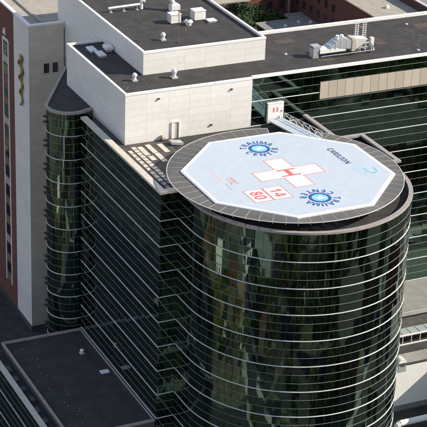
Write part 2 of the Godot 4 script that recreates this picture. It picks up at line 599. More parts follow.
func build_penthouses() -> void:
	var q := -19.28
	var x0 := 2.59
	var x1 := 23.35
	var zb := -43.4
	var t := thing("white_penthouse", "cream panelled penthouse block beside the helipad with a small door", "building")
	part(t, "inner_wall", prism(rect(x0 + 0.07, zb, x1, q - 0.07), -0.9, 6.7), mats.joint)
	clad(t, "wall_panel", Vector3(x0, -0.8, q - 0.07), Vector3.RIGHT, Vector3.BACK, x1 - x0, 7.75, 6, 7, 0.016, mats.panel)
	clad(t, "wall_panel", Vector3(x0 + 0.07, -0.8, zb), Vector3.BACK, Vector3.LEFT, q - zb, 7.75, 7, 7, 0.016, mats.panel)
	part(t, "end_wall", box(Vector3(x1 + 0.02, 3.0, q - 0.2), Vector3(0.06, 7.6, 0.4)), mats.panel[0])
	part(t, "coping", sweep([Vector2(x0, zb), Vector2(x0, q), Vector2(x1, q)], 6.95, 7.27, -0.35, 0.06), mats.white_edge)
	part(t, "back_coping", box(Vector3(5.4, 7.09, zb + 0.2), Vector3(5.2, 0.34, 0.35)), mats.white_edge)
	part(t, "roof", prism([Vector2(x0 + 0.3, zb + 0.1), Vector2(29.3, zb + 0.1), Vector2(29.3, q - 0.3), Vector2(x0 + 0.3, q - 0.3)], 6.75, 6.86), mats.roof)
	var d := part(t, "door", box(Vector3(10.72, 0.45, q + 0.03), Vector3(1.05, 2.6, 0.06)), mats.tan_panel[1])
	var st := st_new()
	add_box(st, Vector3(10.13, 0.5, q + 0.08), Vector3(0.14, 2.8, 0.22))
	add_box(st, Vector3(11.31, 0.5, q + 0.08), Vector3(0.14, 2.8, 0.22))
	add_box(st, Vector3(10.72, 1.84, q + 0.08), Vector3(1.04, 0.13, 0.22))
	part(d, "door_frame", done(st), mats.white)
	part(d, "door_leaf", box(Vector3(10.45, 0.45, q + 0.075), Vector3(0.45, 2.55, 0.05)), mats.white)
	for w in [Vector2(7.9, 5.9), Vector2(19.85, 5.85), Vector2(16.65, 0.55)]:
		var l := part(t, "wall_light", box(Vector3(w.x, w.y, q + 0.12), Vector3(0.3, 0.2, 0.24)), mats.steel_dark)
		part(l, "bracket", box(Vector3(w.x, w.y - 0.16, q + 0.05), Vector3(0.1, 0.12, 0.1)), mats.steel_dark)
	# upper block
	var ux := 8.57
	var u1 := 29.2
	var uz := -26.73
	var ub := -63.5
	var top := 10.61
	var t2 := thing("upper_penthouse", "long white panelled block rising from the dark flat roof with vents on top", "building")
	part(t2, "inner_wall", prism(rect(ux + 0.07, ub, u1 - 0.07, uz - 0.07), 6.9, 10.05), mats.joint)
	part(t2, "rear_wall", prism(rect(ux + 0.07, ub, u1 - 0.07, zb - 0.01), -20, 6.88), mats.joint)
	clad(t2, "wall_panel", Vector3(ux, 6.88, uz - 0.07), Vector3.RIGHT, Vector3.BACK, u1 - ux, 3.4, 6, 3, 0.016, mats.panel)
	clad(t2, "wall_panel", Vector3(ux + 0.07, 6.88, ub), Vector3.BACK, Vector3.LEFT, uz - ub, 3.4, 11, 3, 0.016, mats.panel)
	clad(t2, "wall_panel", Vector3(ux + 0.07, -1.26, ub), Vector3.BACK, Vector3.LEFT, zb - ub, 8.13, 6, 7, 0.016, mats.panel)
	part(t2, "side_wall", box(Vector3(u1 - 0.035, 8.5, (uz + ub) * 0.5), Vector3(0.07, 3.2, uz - ub - 0.2)), mats.panel[0])
	part(t2, "roof", prism(rect(ux + 0.2, ub, u1 - 0.2, uz - 0.2), 10.05, 10.1), mats.roof)
	part(t2, "coping", sweep([Vector2(ux, ub), Vector2(ux, uz), Vector2(u1, uz), Vector2(u1, ub), Vector2(ux, ub)], 10.28, top, -0.38, 0.05), mats.white_edge)

func build_bay() -> void:
	var t := thing("curved_glass_bay", "rounded dark glass bay with black roof beside the stone tower", "building")
	var c := Vector2(-0.4, -34.8)
	var pts := [Vector2(5.2, -51.0), Vector2(0.9, -43.8), Vector2(-3.0, -37.2)]
	for i in 13:
		var a := PI + 0.42 - (PI + 0.42 - 1.05) * i / 12.0
		pts.append(c + Vector2(cos(a), sin(a)) * 3.5)
	pts.append(Vector2(2.55, -32.2))
	curtain_wall(t, pts, 0.1, bands(-3.5, 3.96, GY), GY, func(p): return p.z > -38.0 and p.y > -39.0, mats.glass, 0.008, Rect2(), 300, 6.5)
	part(t, "coping", sweep(pts, 0.1, 0.5, -0.3, 0.14), mats.coping)
	var roof := []
	for p in pts: roof.append(p)
	roof.append(Vector2(2.55, -43.3))
	roof.append(Vector2(8.5, -43.5))
	roof.append(Vector2(8.5, -51.0))
	part(t, "roof", prism(roof, -0.4, 0.3), mats.roof)
	var fin := st_new()
	for y in bands(-1.2, 4.0, GY + 6):
		add_box(fin, Vector3(-4.05, y, -35.4), Vector3(0.5, 0.16, 0.7))
		add_box(fin, Vector3(-4.05, y - 0.9, -35.4), Vector3(0.5, 0.16, 0.7))
	part(t, "edge_brackets", done(fin), mats.frame_dark).set_meta("kind", "stuff")

func build_stone_tower() -> void:
	var t := thing("stone_tower", "tall tan stone tower with white side, gilded serpent staff and red brick flank", "building")
	var x0 := 2.06
	var x1 := 8.3
	var z0 := -60.0
	var zb := -125.0
	var top := 5.0
	var ub := -63.5
	part(t, "inner_wall", prism(rect(x0 + 0.06, zb, x1 + 2.5, z0 - 0.06), GY, 3.75), mats.stone_back)
	clad(t, "stone_slab", Vector3(x0, GY + 0.9, z0 - 0.06), Vector3.RIGHT, Vector3.BACK, x1 - x0, top - 0.3 - GY - 0.9, 3, 66, 0.008, mats.stone, Rect2(), 0.5)
	clad(t, "pale_slab", Vector3(x0 + 0.06, GY + 0.9, -67.6), Vector3.BACK, Vector3.LEFT, 7.6, top - 0.3 - GY - 0.9, 2, 21, 0.008, mats.pale_stone)
	part(t, "plinth", sweep([Vector2(x0, zb), Vector2(x0, z0), Vector2(x1, z0)], GY, GY + 0.9, -0.3, 0.02), mats.steel_dark)
	part(t, "brick_wall", box(Vector3(x0 + 0.08, (top - 0.3 + GY) * 0.5, (-67.63 + zb) * 0.5), Vector3(0.2, top - 0.3 - GY, 57.37)), mats.brick)
	part(t, "parapet", sweep([Vector2(x0, zb), Vector2(x0, z0), Vector2(x1, z0)], 3.7, top - 0.31, -0.5, -0.07), mats.pale_stone[1])
	part(t, "coping", sweep([Vector2(x0, zb), Vector2(x0, z0), Vector2(x1, z0)], top - 0.3, top, -0.55, 0.07), mats.white_edge)
	part(t, "roof", prism([Vector2(x0 + 0.5, zb), Vector2(45, zb), Vector2(45, ub - 0.05), Vector2(8.5, ub - 0.05), Vector2(8.5, z0 - 0.5), Vector2(x0 + 0.5, z0 - 0.5)], 3.6, 3.85), mats.tan_roof)
	part(t, "roof_kerb", box(Vector3(5.7, 4.0, -78), Vector3(0.45, 0.3, 29)), mats.coping)
	# window pair on the stone front
	for wx in [5.18, 6.74]:
		var w := part(t, "window", box(Vector3(wx, -2.9, z0 + 0.012), Vector3(0.98, 1.78, 0.05)), mats.dark_win)
		var st := st_new()
		add_box(st, Vector3(wx, -1.97, z0 + 0.03), Vector3(1.2, 0.1, 0.12))
		add_box(st, Vector3(wx, -3.84, z0 + 0.05), Vector3(1.2, 0.12, 0.18))
		add_box(st, Vector3(wx - 0.54, -2.9, z0 + 0.03), Vector3(0.09, 1.76, 0.12))
		add_box(st, Vector3(wx + 0.54, -2.9, z0 + 0.03), Vector3(0.09, 1.76, 0.12))
		part(w, "window_frame", done(st), mats.stone[2])
	# tall strip of windows in the brick flank
	var st2 := st_new()
	add_box(st2, Vector3(x0 - 0.05, -24.6, -70.3), Vector3(0.18, 47.0, 0.42))
	add_box(st2, Vector3(x0 - 0.05, -24.6, -73.2), Vector3(0.18, 47.0, 0.42))
	add_box(st2, Vector3(x0 - 0.05, -1.2, -71.75), Vector3(0.18, 0.5, 2.48))
	var strip := part(t, "window_strip", done(st2), mats.pale_stone[0])
	var pane := box(Vector3.ZERO, Vector3(0.05, 1.9, 2.46))
	var sp := box(Vector3.ZERO, Vector3(0.07, 1.35, 2.46))
	for k in 12:
		part(strip, "window_pane", pane, mats.glass[3], Transform3D(Basis.IDENTITY, Vector3(x0 - 0.06, -2.9 - 3.85 * k, -71.75)))
		part(strip, "spandrel", sp, mats.brown if k % 3 else mats.galv, Transform3D(Basis.IDENTITY, Vector3(x0 - 0.06, -4.8 - 3.85 * k, -71.75)))
	# end of the lettering on the brick
	var tm := letters("al", 1.25, 0.12, true)
	part(t, "lettering", tm, mats.white, Transform3D(Basis(Vector3.BACK, Vector3.UP, Vector3.LEFT), Vector3(x0 - 0.12, 0.15, -72.3)))
	# serpent round a staff, gilded relief
	var s1 := st_new()
	add_tube(s1, Vector3(x0 - 0.22, -10.3, -63.2), Vector3(x0 - 0.22, -1.4, -63.3), 0.12, 0.2, 8)
	var staff := part(t, "serpent_staff", done(s1), mats.gold)
	var s2 := st_new()
	var prev := Vector3.ZERO
	for i in 65:
		var u := i / 64.0
		var amp := lerpf(0.30, 0.72, u)
		var ph := u * TAU * 3.1
		var p := Vector3(x0 - 0.28 - 0.16 * cos(ph), lerpf(-10.2, -1.9, u), -63.2 + amp * sin(ph))
		if i > 0: add_tube(s2, prev, p, lerpf(0.16, 0.36, u), -1, 8)
		prev = p
	add_tube(s2, prev, prev + Vector3(0, 0.9, -0.35), 0.4, 0.16, 8)
	part(staff, "serpent", done(s2), mats.gold)

func build_annex() -> void:
	var t := thing("low_annex", "low building with black flat roof lying in shadow beside the glass wing", "building")
	var y := -36.51
	var x0 := -13.48
	var z0 := -30.36
	part(t, "roof", prism(rect(x0 + 0.1, z0 + 0.1, -0.2, -0.1), y - 1.0, y - 0.35), mats.roof)
	part(t, "coping", sweep([Vector2(-0.12, z0), Vector2(x0, z0), Vector2(x0, 0), Vector2(-0.18, 0)], y - 0.35, y, -0.28, 0.04), mats.coping)
	part(t, "edge_flashing", box(Vector3(-0.24, y - 0.2, z0 * 0.5), Vector3(0.12, 0.3, -z0 - 1.0)), mats.coping)
	part(t, "wall", sweep([Vector2(-0.2, z0), Vector2(x0, z0), Vector2(x0, 0), Vector2(-0.2, 0)], GY, y - 0.36, -0.4, -0.02), mats.steel_dark)
	for k in 26:
		var m := chamfer_box(Vector3(-10.0 + rng.randfn(0, 0.5), y - 0.31, -29 + k * 1.1 + rng.randf()), Vector3(0.18, 0.12, 0.18) * rng.randf_range(0.5, 1.1), 0.03)
		part(t, "roof_weight", m, mats.gray_roof)
	var pr := [Vector2(-5.5, -7.2), Vector2(-8.2, -20.5)]
	for p in pr:
		part(t, "roof_patch", prism(rect(p.x - 1.1, p.y - 0.6, p.x + 1.1, p.y + 0.6), y - 0.349, y - 0.335), mats.roof)
	# glazed front strip along the street, with its beige coping
	var t2 := thing("glazed_street_front", "lower glass street front with beige coping beside the black roof", "building")
	var xf := -15.8
	var pts := split(Vector2(xf, z0 - 6), Vector2(xf, 4), 1.6)
	pts.append(Vector2(xf, 4))
	curtain_wall(t2, pts, -37.6, [-41.4, -45.6], GY, func(p): return true, mats.glass, 0.004)
	part(t2, "coping", sweep([Vector2(xf, z0 - 6), Vector2(xf, 4)], -37.6, -37.2, -0.7, 0.1), mats.cream_coping)
	part(t2, "gutter", prism(rect(xf + 0.55, z0 - 6, x0 - 0.06, 4), -38.6, -38.1), mats.roof)
	for k in 7:
		part(t2, "gutter_box", chamfer_box(Vector3(-14.5 + rng.randfn(0, 0.15), -37.85, -24 + k * 3.3), Vector3(0.8, 0.5, 0.9 + rng.randf()), 0.05), mats.steel_dark)

func build_podium() -> void:
	var t := thing("podium", "low grey concrete podium at the foot of the glass back wing", "building")
	part(t, "roof", prism(rect(34.0, -19.4, 90, -9.9), -34, -33.1), mats.gray_roof)
	part(t, "roof_edge", box(Vector3(62, -33.35, -9.75), Vector3(56, 0.6, 0.25)), mats.concrete)
	part(t, "lower_roof", prism(rect(34.0, -9.6, 90, -5.3), -35, -33.9), mats.terrace)
	part(t, "wall", box(Vector3(62, -40.4, -0.6), Vector3(56, 7.0, 0.6)), mats.panel[0])
	part(t, "rear_fill", prism(rect(34.0, -19.3, 89.9, -1.0), GY, -35.02), mats.concrete)
	part(t, "rear_roof", prism(rect(34.2, -5.2, 89.8, -1.1), -35.02, -34.95), mats.roof)
	part(t, "ledge", box(Vector3(62, -36.2, -1.9), Vector3(56, 1.1, 0.9)), mats.cream_coping)
	part(t, "dark_gutter", box(Vector3(62, -36.85, -0.9), Vector3(56, 0.1, 1.0)), mats.roof)
	part(t, "lower_court", prism(rect(34.0, -0.28, 52.6, 14), GY, -45.0), mats.asphalt)
	# glazed lattice canopy
	var c := thing("lattice_canopy", "pale steel lattice canopy with louvred top beside the round tower", "canopy")
	for k in 19:
		part(c, "louvre_panel", box(Vector3(35 + k * 1.6, -33.05, -4.35), Vector3(1.45, 0.08, 1.75)), mats.galv)
	for z in [-5.3, -3.4]:
		part(c, "beam", box(Vector3(50, -33.25, z), Vector3(31, 0.25, 0.16)), mats.white)
	part(c, "lower_beam", box(Vector3(50, -34.8, -3.3), Vector3(31, 0.2, 0.16)), mats.white)
	for k in 20:
		part(c, "strut", box(Vector3(34.3 + k * 1.6, -34.05, -3.32), Vector3(0.1, 1.3, 0.1)), mats.rail)
	# rounded duct and street pipe
	var d := thing("roof_duct", "short rounded white duct beside the foot of the round tower", "duct")
	var st := st_new()
	add_box(st, Vector3(41.5, -36.2, 0.35), Vector3(1.4, 1.6, 1.2))
	part(d, "duct_body", done(st), mats.galv)
	st = st_new()
	add_tube(st, Vector3(41.5, -35.4, -0.25), Vector3(41.5, -35.4, 0.95), 0.7, -1, 14)
	part(d, "duct_top", done(st), mats.white)
	var p := thing("street_pipe", "white bent pipe lying on dark ground beneath the pale wall", "pipe")
	st = st_new()
	add_tube(st, Vector3(39.6, -43.8, 4.6), Vector3(60, -43.8, 4.6), 0.5, -1, 16)
	part(p, "run", done(st), mats.white)
	st = st_new()
	add_tube(st, Vector3(39.6, -43.8, 4.6), Vector3(39.1, -44.05, 4.6), 0.5, 0.48, 16)
	add_tube(st, Vector3(39.1, -44.05, 4.6), Vector3(38.9, -45.0, 4.6), 0.48, 0.48, 16)
	part(p, "elbow", done(st), mats.white)
	# unseen block added beyond the frame to shade the foot of the wall
	var b := thing("shade_block", "unseen plain block added to shade the foot of the podium wall", "building")
	part(b, "wall", prism(rect(52.7, -0.29, 66, 12), GY, -34.6), mats.concrete)
	part(b, "roof", prism(rect(52.8, -0.2, 65.9, 11.9), -34.6, -34.4), mats.gray_roof)

func oct(ap: float, k: int) -> Vector2:
	var r := ap / cos(PI / 8)
	var a := PI / 8 + k * PI / 4
	return Vector2(18.2 + r * cos(a), 3.05 + r * sin(a))

func deck_sheet(parent: Node3D, called: String, poly: Array, y: float, m: Material) -> MeshInstance3D:
	return part(parent, called, prism(poly, y - 0.003, y), m)

func emblem(t: Node3D, c: Vector2, flip: float) -> void:
	var y := 1.51
	var disc := []
	for i in 32: disc.append(c + Vector2(cos(TAU * i / 32), sin(TAU * i / 32)) * 1.6)
	var e := deck_sheet(t, "emblem_disc", disc, y, mats.blue)
	var inner := []
	for i in 28: inner.append(c + Vector2(cos(TAU * i / 28), sin(TAU * i / 28)) * 1.15)
	deck_sheet(e, "emblem_field", inner, y + 0.004, mats.sky_blue)
	var bs := Basis(Vector3.UP, flip)
	var star := []
	for i in 8:
		var r := 1.0 if i % 2 == 0 else 0.4
		var v := bs * Vector3(cos(TAU * i / 8 + 0.5) * r, 0, sin(TAU * i / 8 + 0.5) * r * 0.75)
		star.append(c + Vector2(v.x, v.z))
	deck_sheet(e, "emblem_star", star, y + 0.008, mats.deck_white)
	var st := st_new()
	for half in [["TRAUMA", false], ["CENTER", true]]:
		var txt: String = half[0]
		for i in txt.length():
			var a := (i - 2.5) * 0.47
			var tm := letters(txt[i], 0.98, 0.012, true)
			var pos: Vector3
			var up: Vector3
			if not half[1]:
				up = Vector3(sin(a), 0, -cos(a))
				pos = up * 2.3
			else:
				up = Vector3(-sin(a), 0, -cos(a))
				pos = -up * 2.3
			up = bs * up
			pos = bs * pos
			var rd := up.cross(Vector3.UP)       # reading direction
			st.append_from(tm, 0, Transform3D(Basis(rd, up, Vector3.UP), Vector3(c.x, y, c.y) + pos))
	part(e, "ring_lettering", st.commit(), mats.blue)

func build_helipad() -> void:
	var t := thing("helipad", "pale blue octagonal helipad with white cross and red H on the round tower", "helipad")
	var o := []
	for k in 8: o.append(oct(13.9, k))
	part(t, "deck", prism(o, 1.0, 1.5), mats.deck)
	for k in 8:
		deck_sheet(t, "edge_line", [oct(13.88, k), oct(13.88, k + 1), oct(13.5, k + 1), oct(13.5, k)], 1.505, mats.deck_white)
	for k in 8:
		part(t, "edge_beam", prism([oct(14.05, k), oct(14.05, k + 1), oct(13.905, k + 1), oct(13.905, k)], 0.85, 1.47), mats.white)
	var under := []
	for k in 8: under.append(oct(11.0, k))
	part(t, "support_frame", prism(under, 0.35, 0.99), mats.steel_dark)
	var leg := st_new()
	add_box(leg, Vector3.ZERO, Vector3(0.4, 1.2, 0.4))
	var legm := done(leg)
	for k in 8:
		var q := oct(10.4, k)
		part(t, "support_post", legm, mats.steel_dark, Transform3D(Basis.IDENTITY, Vector3(q.x, -0.2, q.y)))
	# cross, outlined in red
	var cx := 18.2
	var cz := 3.2
	var cross_poly := func(l: float, w: float) -> Array:
		var r := []
		for v in [[-w, -l], [w, -l], [w, -w], [l, -w], [l, w], [w, w], [w, l], [-w, l], [-w, w], [-l, w], [-l, -w], [-w, -w]]:
			r.append(Vector2(cx + v[0], cz + v[1]))
		return r
	deck_sheet(t, "cross_outline", cross_poly.call(5.08, 1.58), 1.505, mats.red)
	deck_sheet(t, "cross", cross_poly.call(4.95, 1.45), 1.509, mats.deck_white)
	var hs := st_new()
	add_box(hs, Vector3(cx, 1.511, cz - 1.0), Vector3(3.0, 0.006, 0.36))
	add_box(hs, Vector3(cx, 1.511, cz + 1.0), Vector3(3.0, 0.006, 0.36))
	add_box(hs, Vector3(cx, 1.511, cz), Vector3(0.75, 0.006, 1.64))
	part(t, "landing_letter", done(hs), mats.red)
	# weight boxes
	var txt := Basis(Vector3.BACK, Vector3.RIGHT, Vector3.UP)
	for bx in [[9.15, 12.0, "80"], [12.1, 15.0, "14"]]:
		var f := deck_sheet(t, "number_box", rect(bx[0], 6.8, bx[1], 10.9), 1.505, mats.red)
		deck_sheet(f, "box_field", rect(bx[0] + 0.13, 6.93, bx[1] - 0.13, 10.77), 1.509, mats.deck_white)
		part(f, "number", letters(bx[2], 1.75, 0.012, true), mats.red, Transform3D(txt, Vector3((bx[0] + bx[1]) * 0.5, 1.511, 8.85)))
	part(t, "lettering", letters("TTC", 1.05, 0.012), mats.red, Transform3D(txt, Vector3(9.3, 1.505, 3.1)))
	deck_sheet(t, "faint_mark", [Vector2(7.75, -0.6), Vector2(8.15, -0.6), Vector2(8.25, 3.4), Vector2(7.95, 3.4)], 1.505, mats.pink)
	deck_sheet(t, "faint_mark", [Vector2(8.0, 3.7), Vector2(8.35, 3.7), Vector2(8.2, 6.0), Vector2(7.9, 6.0)], 1.505, mats.grey_blue)
	part(t, "name_lettering", letters("CARILION", 0.92, 0.012, true), mats.navy, Transform3D(txt, Vector3(27.75, 1.505, 0.4)))
	part(t, "clinic_lettering", letters("CLINIC", 0.7, 0.012), mats.pale_blue, Transform3D(txt, Vector3(27.9, 1.505, 6.0)))
	var sw := st_new()
	var pv := Vector3.ZERO
	for i in 13:
		var a := -0.4 + i * 0.35
		var p := Vector3(29.6 + cos(a) * 0.75, 1.508, 6.3 + sin(a) * 1.3)
		if i > 0: add_box(sw, (p + pv) * 0.5, Vector3(0.22, 0.006, (p - pv).length() + 0.08), Basis.looking_at(p - pv))
		pv = p
	part(t, "swoosh", done(sw), mats.sky_blue)
	emblem(t, Vector2(18.2, -6.1), 0.0)
	emblem(t, Vector2(18.2, 12.45), PI)
	# perimeter safety net: framed panels of wire mesh, out to a round hoop
	var hub := Vector2(18.0, 2.55)
	for k in 8:
		for i in 7:
			var a0 := oct(14.06, k).lerp(oct(14.06, k + 1), i / 7.0)
			var a1 := oct(14.06, k).lerp(oct(14.06, k + 1), (i + 1) / 7.0)
			var b0 := hub + (a0 - hub).normalized() * 16.75
			var b1 := hub + (a1 - hub).normalized() * 16.75
			var mid := (a0 + b1) * 0.5
			if mid.y < -9.0 and mid.x > 23.5: continue        # the gangway comes in here
			var A := Vector3(a0.x, 1.28, a0.y)
			var B := Vector3(a1.x, 1.28, a1.y)
			var C := Vector3(b1.x, 1.2, b1.y)
			var D := Vector3(b0.x, 1.2, b0.y)
			var st := st_new()
			for e in [[A, D], [D, C], [B, C]]: add_bar(st, e[0].lerp(e[1], 0.01), e[0].lerp(e[1], 0.99), 0.10)
			add_bar(st, A.lerp(B, 0.02) + Vector3(0, -0.06, 0), A.lerp(D, 0.75) + Vector3(0, -0.5, 0), 0.07)
			var fr := part(t, "net_frame", done(st), mats.rail)
			st = st_new()
			for j in range(1, 12):
				var u := j / 12.0
				add_bar(st, A.lerp(B, u), D.lerp(C, u), 0.045)
			for j in range(1, 14):
				var u := j / 14.0
				add_bar(st, A.lerp(D, u), B.lerp(C, u), 0.045)
			part(fr, "wire_mesh", done(st), mats.net).set_meta("kind", "stuff")
	# gangway from the portal
	var g := thing("gangway", "white sloping gangway with side rails leading from entrance portal to helipad", "gangway")
	var p0 := Vector3(27.5, 0.0, FZ + 0.9)
	var p1 := Vector3(27.5, 1.42, -6.7)
	var st := st_new()
	add_bar(st, p0, p1, 2.7, 0.16)
	part(g, "walkway", done(st), mats.deck)
	for s in [1]:
		st = st_new()
		add_bar(st, p0 + Vector3(s * 1.36, 1.0, 0), p1 + Vector3(s * 1.36, 1.0, 0), 0.08)
		add_bar(st, p0 + Vector3(s * 1.36, 0.55, 0), p1 + Vector3(s * 1.36, 0.55, 0), 0.05)
		for i in 7:
			var q := p0.lerp(p1, i / 6.0)
			add_bar(st, q + Vector3(s * 1.36, 0.09, 0), q + Vector3(s * 1.36, 1.0, 0), 0.06)
			if i < 6:
				add_bar(st, q + Vector3(s * 1.36, 1.0, 0), p0.lerp(p1, (i + 1) / 6.0) + Vector3(s * 2.0, -0.6, 0), 0.05)
		part(g, "side_rail", done(st), mats.rail)
	for i in 3:
		var q := p0.lerp(p1, 0.25 + i * 0.27)
		part(g, "support_post", box(Vector3(q.x, (q.y - 0.9) * 0.5, q.z), Vector3(0.3, q.y + 0.75, 0.3)), mats.steel_dark)

func mushroom_vent(at: Vector3, r: float, h: float, label: String) -> void:
	var t := thing("roof_vent", label, "vent", at)
	part(t, "base", chamfer_box(Vector3(0, 0.12, 0), Vector3(r * 2.0, 0.24, r * 2.0), 0.04), mats.galv)
	var st := st_new()
	add_tube(st, Vector3(0, 0.2, 0), Vector3(0, h * 0.72, 0), r * 0.6, r * 0.62, 14)
	part(t, "stack", done(st), mats.white)
	st = st_new()
	add_tube(st, Vector3(0, h * 0.62, 0), Vector3(0, h * 0.8, 0), r * 0.85, r * 1.0, 16)
	add_tube(st, Vector3(0, h * 0.8, 0), Vector3(0, h, 0), r * 1.0, r * 0.45, 16)
	part(t, "cap", done(st), mats.white)

func build_roof_gear() -> void:
	var uy := 10.1
	var ly := 6.86
	mushroom_vent(Vector3(14.1, uy, -32.0), 0.42, 1.25, "small white capped vent near the edge of the upper roof")
	mushroom_vent(Vector3(6.45, ly, -25.0), 0.42, 1.25, "white capped vent at the foot of the upper block, beside the roof corner")
	mushroom_vent(Vector3(12.55, ly, -24.1), 0.48, 1.5, "white capped vent before the sunlit front of the upper block")
	mushroom_vent(Vector3(-2.76, -36.86, -22.9), 0.36, 0.8, "small pale vent alone on the black shadowed roof")
	# long white pipe on posts
	var p := thing("roof_pipe", "long white pipe on low posts across the upper roof", "pipe", Vector3(0, uy, -47.3))
	var st := st_new()
	add_tube(st, Vector3(11.2, 0.75, 0), Vector3(17.0, 0.95, 0.1), 0.2, -1, 12)
	part(p, "run", done(st), mats.white)
	for x in [11.6, 13.9, 16.2]:
		st = st_new()
		add_box(st, Vector3(x, 0.35, 0.03), Vector3(0.14, 0.7, 0.14))
		add_box(st, Vector3(x, 0.05, 0.03), Vector3(0.5, 0.1, 0.5))
		part(p, "post", done(st), mats.galv)
	st = st_new()
	add_tube(st, Vector3(16.9, 0.1, 0.1), Vector3(16.9, 1.7, 0.1), 0.26, -1, 12)
	add_tube(st, Vector3(16.6, 1.7, -0.3), Vector3(17.4, 1.4, 0.5), 0.16, -1, 10)
	part(p, "riser", done(st), mats.white)
	# exhaust fan with bent duct
	var f := thing("exhaust_fan", "white exhaust fan with bent duct on the upper roof", "fan", Vector3(21.5, uy, -45.0))
	part(f, "housing", chamfer_box(Vector3(0.2, 0.6, 0.2), Vector3(1.5, 1.2, 1.3), 0.15), mats.white)
	st = st_new()
	add_tube(st, Vector3(0, 1.1, 0), Vector3(-0.5, 2.6, -0.6), 0.5, 0.42, 14)
	add_tube(st, Vector3(-0.5, 2.6, -0.6), Vector3(-0.9, 3.0, -1.4), 0.42, 0.42, 14)
	part(f, "duct", done(st), mats.galv)
	part(f, "skid", box(Vector3(0.9, 0.15, 1.1), Vector3(2.4, 0.3, 0.5)), mats.steel_dark)
	# boxes
	for b in [["air_handler", "white cubic air handler beside the thin mast on the upper roof", Vector3(19.2, uy, -39.3), Vector3(1.7, 1.35, 1.5)],
			["condenser_unit", "larger cream cubic unit beside the flat roof hatch", Vector3(23.5, uy, -39.6), Vector3(1.9, 1.4, 1.7)]]:
		var t := thing(b[0], b[1], "air unit", b[2])
		var s: Vector3 = b[3]
		part(t, "cabinet", chamfer_box(Vector3(0, s.y * 0.5 + 0.15, 0), s, 0.06), mats.panel[0])
		part(t, "base_frame", box(Vector3(0, 0.075, 0), Vector3(s.x * 0.9, 0.15, s.z * 0.9)), mats.steel_dark)
		part(t, "lid", chamfer_box(Vector3(0, s.y + 0.21, 0), Vector3(s.x + 0.15, 0.1, s.z + 0.15), 0.03), mats.white)
		for k in 5: part(t, "louvre", box(Vector3(-s.x * 0.5 - 0.02, 0.45 + k * 0.2, 0), Vector3(0.05, 0.06, s.z * 0.7)), mats.galv)
	var h := thing("roof_hatch", "low flat white hatch on the upper roof beside the cream unit", "hatch", Vector3(25.0, uy, -37.8))
	part(h, "kerb", box(Vector3(0, 0.12, 0), Vector3(1.3, 0.24, 1.2)), mats.galv)
	part(h, "lid", chamfer_box(Vector3(0, 0.3, 0), Vector3(1.5, 0.12, 1.4), 0.04), mats.white)
	var c := thing("round_fan", "round white fan with a dark hub between two boxy air units", "fan", Vector3(20.9, uy, -37.5))
	st = st_new()
	add_tube(st, Vector3(0, 0, 0), Vector3(0, 0.35, 0), 0.45, 0.45, 16)
	add_tube(st, Vector3(0, 0.35, 0), Vector3(0, 0.6, 0), 0.6, 0.75, 16)
	add_tube(st, Vector3(0, 0.6, 0), Vector3(0, 0.85, 0), 0.75, 0.5, 16)
	part(c, "housing", done(st), mats.white)
	st = st_new()
	add_tube(st, Vector3(0, 0.85, 0), Vector3(0, 0.95, 0), 0.3, 0.26, 12)
	part(c, "hub", done(st), mats.steel_dark)
	var m := thing("roof_mast", "thin rusty mast with a pale head on the upper roof", "mast", Vector3(15.85, uy, -30.1))
	st = st_new()
	add_tube(st, Vector3.ZERO, Vector3(0, 4.6, 0), 0.07, 0.055, 8)
	part(m, "pole", done(st), mats.brown)
	part(m, "foot", box(Vector3(0, 0.06, 0), Vector3(0.5, 0.12, 0.5)), mats.steel_dark)
	part(m, "head", box(Vector3(0, 4.5, 0), Vector3(0.22, 0.9, 0.22)), mats.tan_panel[0])
	# skylights on the lower roof
	for s in [["low white skylight dome nearest the rear coping of the lower roof", Vector3(5.35, ly, -39.7)], ["low white skylight dome between its twin and the capped vent", Vector3(5.85, ly, -37.2)]]:
		var t := thing("skylight", s[0], "skylight", s[1], 0.0, "skylights on the lower roof")
		part(t, "kerb", box(Vector3(0, 0.15, 0), Vector3(1.1, 0.3, 2.0)), mats.galv)
		part(t, "dome", chamfer_box(Vector3(0, 0.4, 0), Vector3(1.2, 0.22, 2.1), 0.1), mats.white)
	var k := thing("roof_box", "pale boxy ventilator against the shaded side of the upper block", "ventilator", Vector3(7.75, ly, -38.9))
	part(k, "kerb", box(Vector3(0, 0.2, 0), Vector3(1.0, 0.4, 1.3)), mats.galv)
	part(k, "hood", chamfer_box(Vector3(0, 0.7, 0), Vector3(1.25, 0.6, 1.6), 0.15), mats.white)
	# flat pale hatch on the annex
	var a := thing("annex_hatch", "flat pale hatch on the black shadowed roof", "hatch", Vector3(-1.7, -36.86, -16.0))
	part(a, "kerb", box(Vector3(0, 0.1, 0), Vector3(1.2, 0.2, 0.8)), mats.galv)
	part(a, "lid", chamfer_box(Vector3(0, 0.24, 0), Vector3(1.4, 0.1, 1.0), 0.03), mats.white)
	# things by the penthouse door
	var dd := thing("tilted_hatch", "grey tilted hatch and duct lying before the penthouse door", "hatch", Vector3(9.9, -0.8, -17.0))
	part(dd, "body", box(Vector3(0, 0.3, 0), Vector3(1.9, 0.35, 1.3), Basis(Vector3.BACK, -0.18)), mats.galv)
	part(dd, "skirt", box(Vector3(0, 0.08, 0), Vector3(1.7, 0.16, 1.1)), mats.steel_dark)
	var hr := thing("hose_reel", "small brown hose reel on the terrace by the penthouse door", "hose reel", Vector3(8.6, -0.8, -18.9))
	st = st_new()
	add_tube(st, Vector3(-0.25, 0.5, 0), Vector3(0.25, 0.5, 0), 0.45, -1, 14)
	part(hr, "drum", done(st), mats.tan_panel[1])
	part(hr, "stand", box(Vector3(0, 0.2, 0), Vector3(0.7, 0.4, 0.25)), mats.steel_dark)
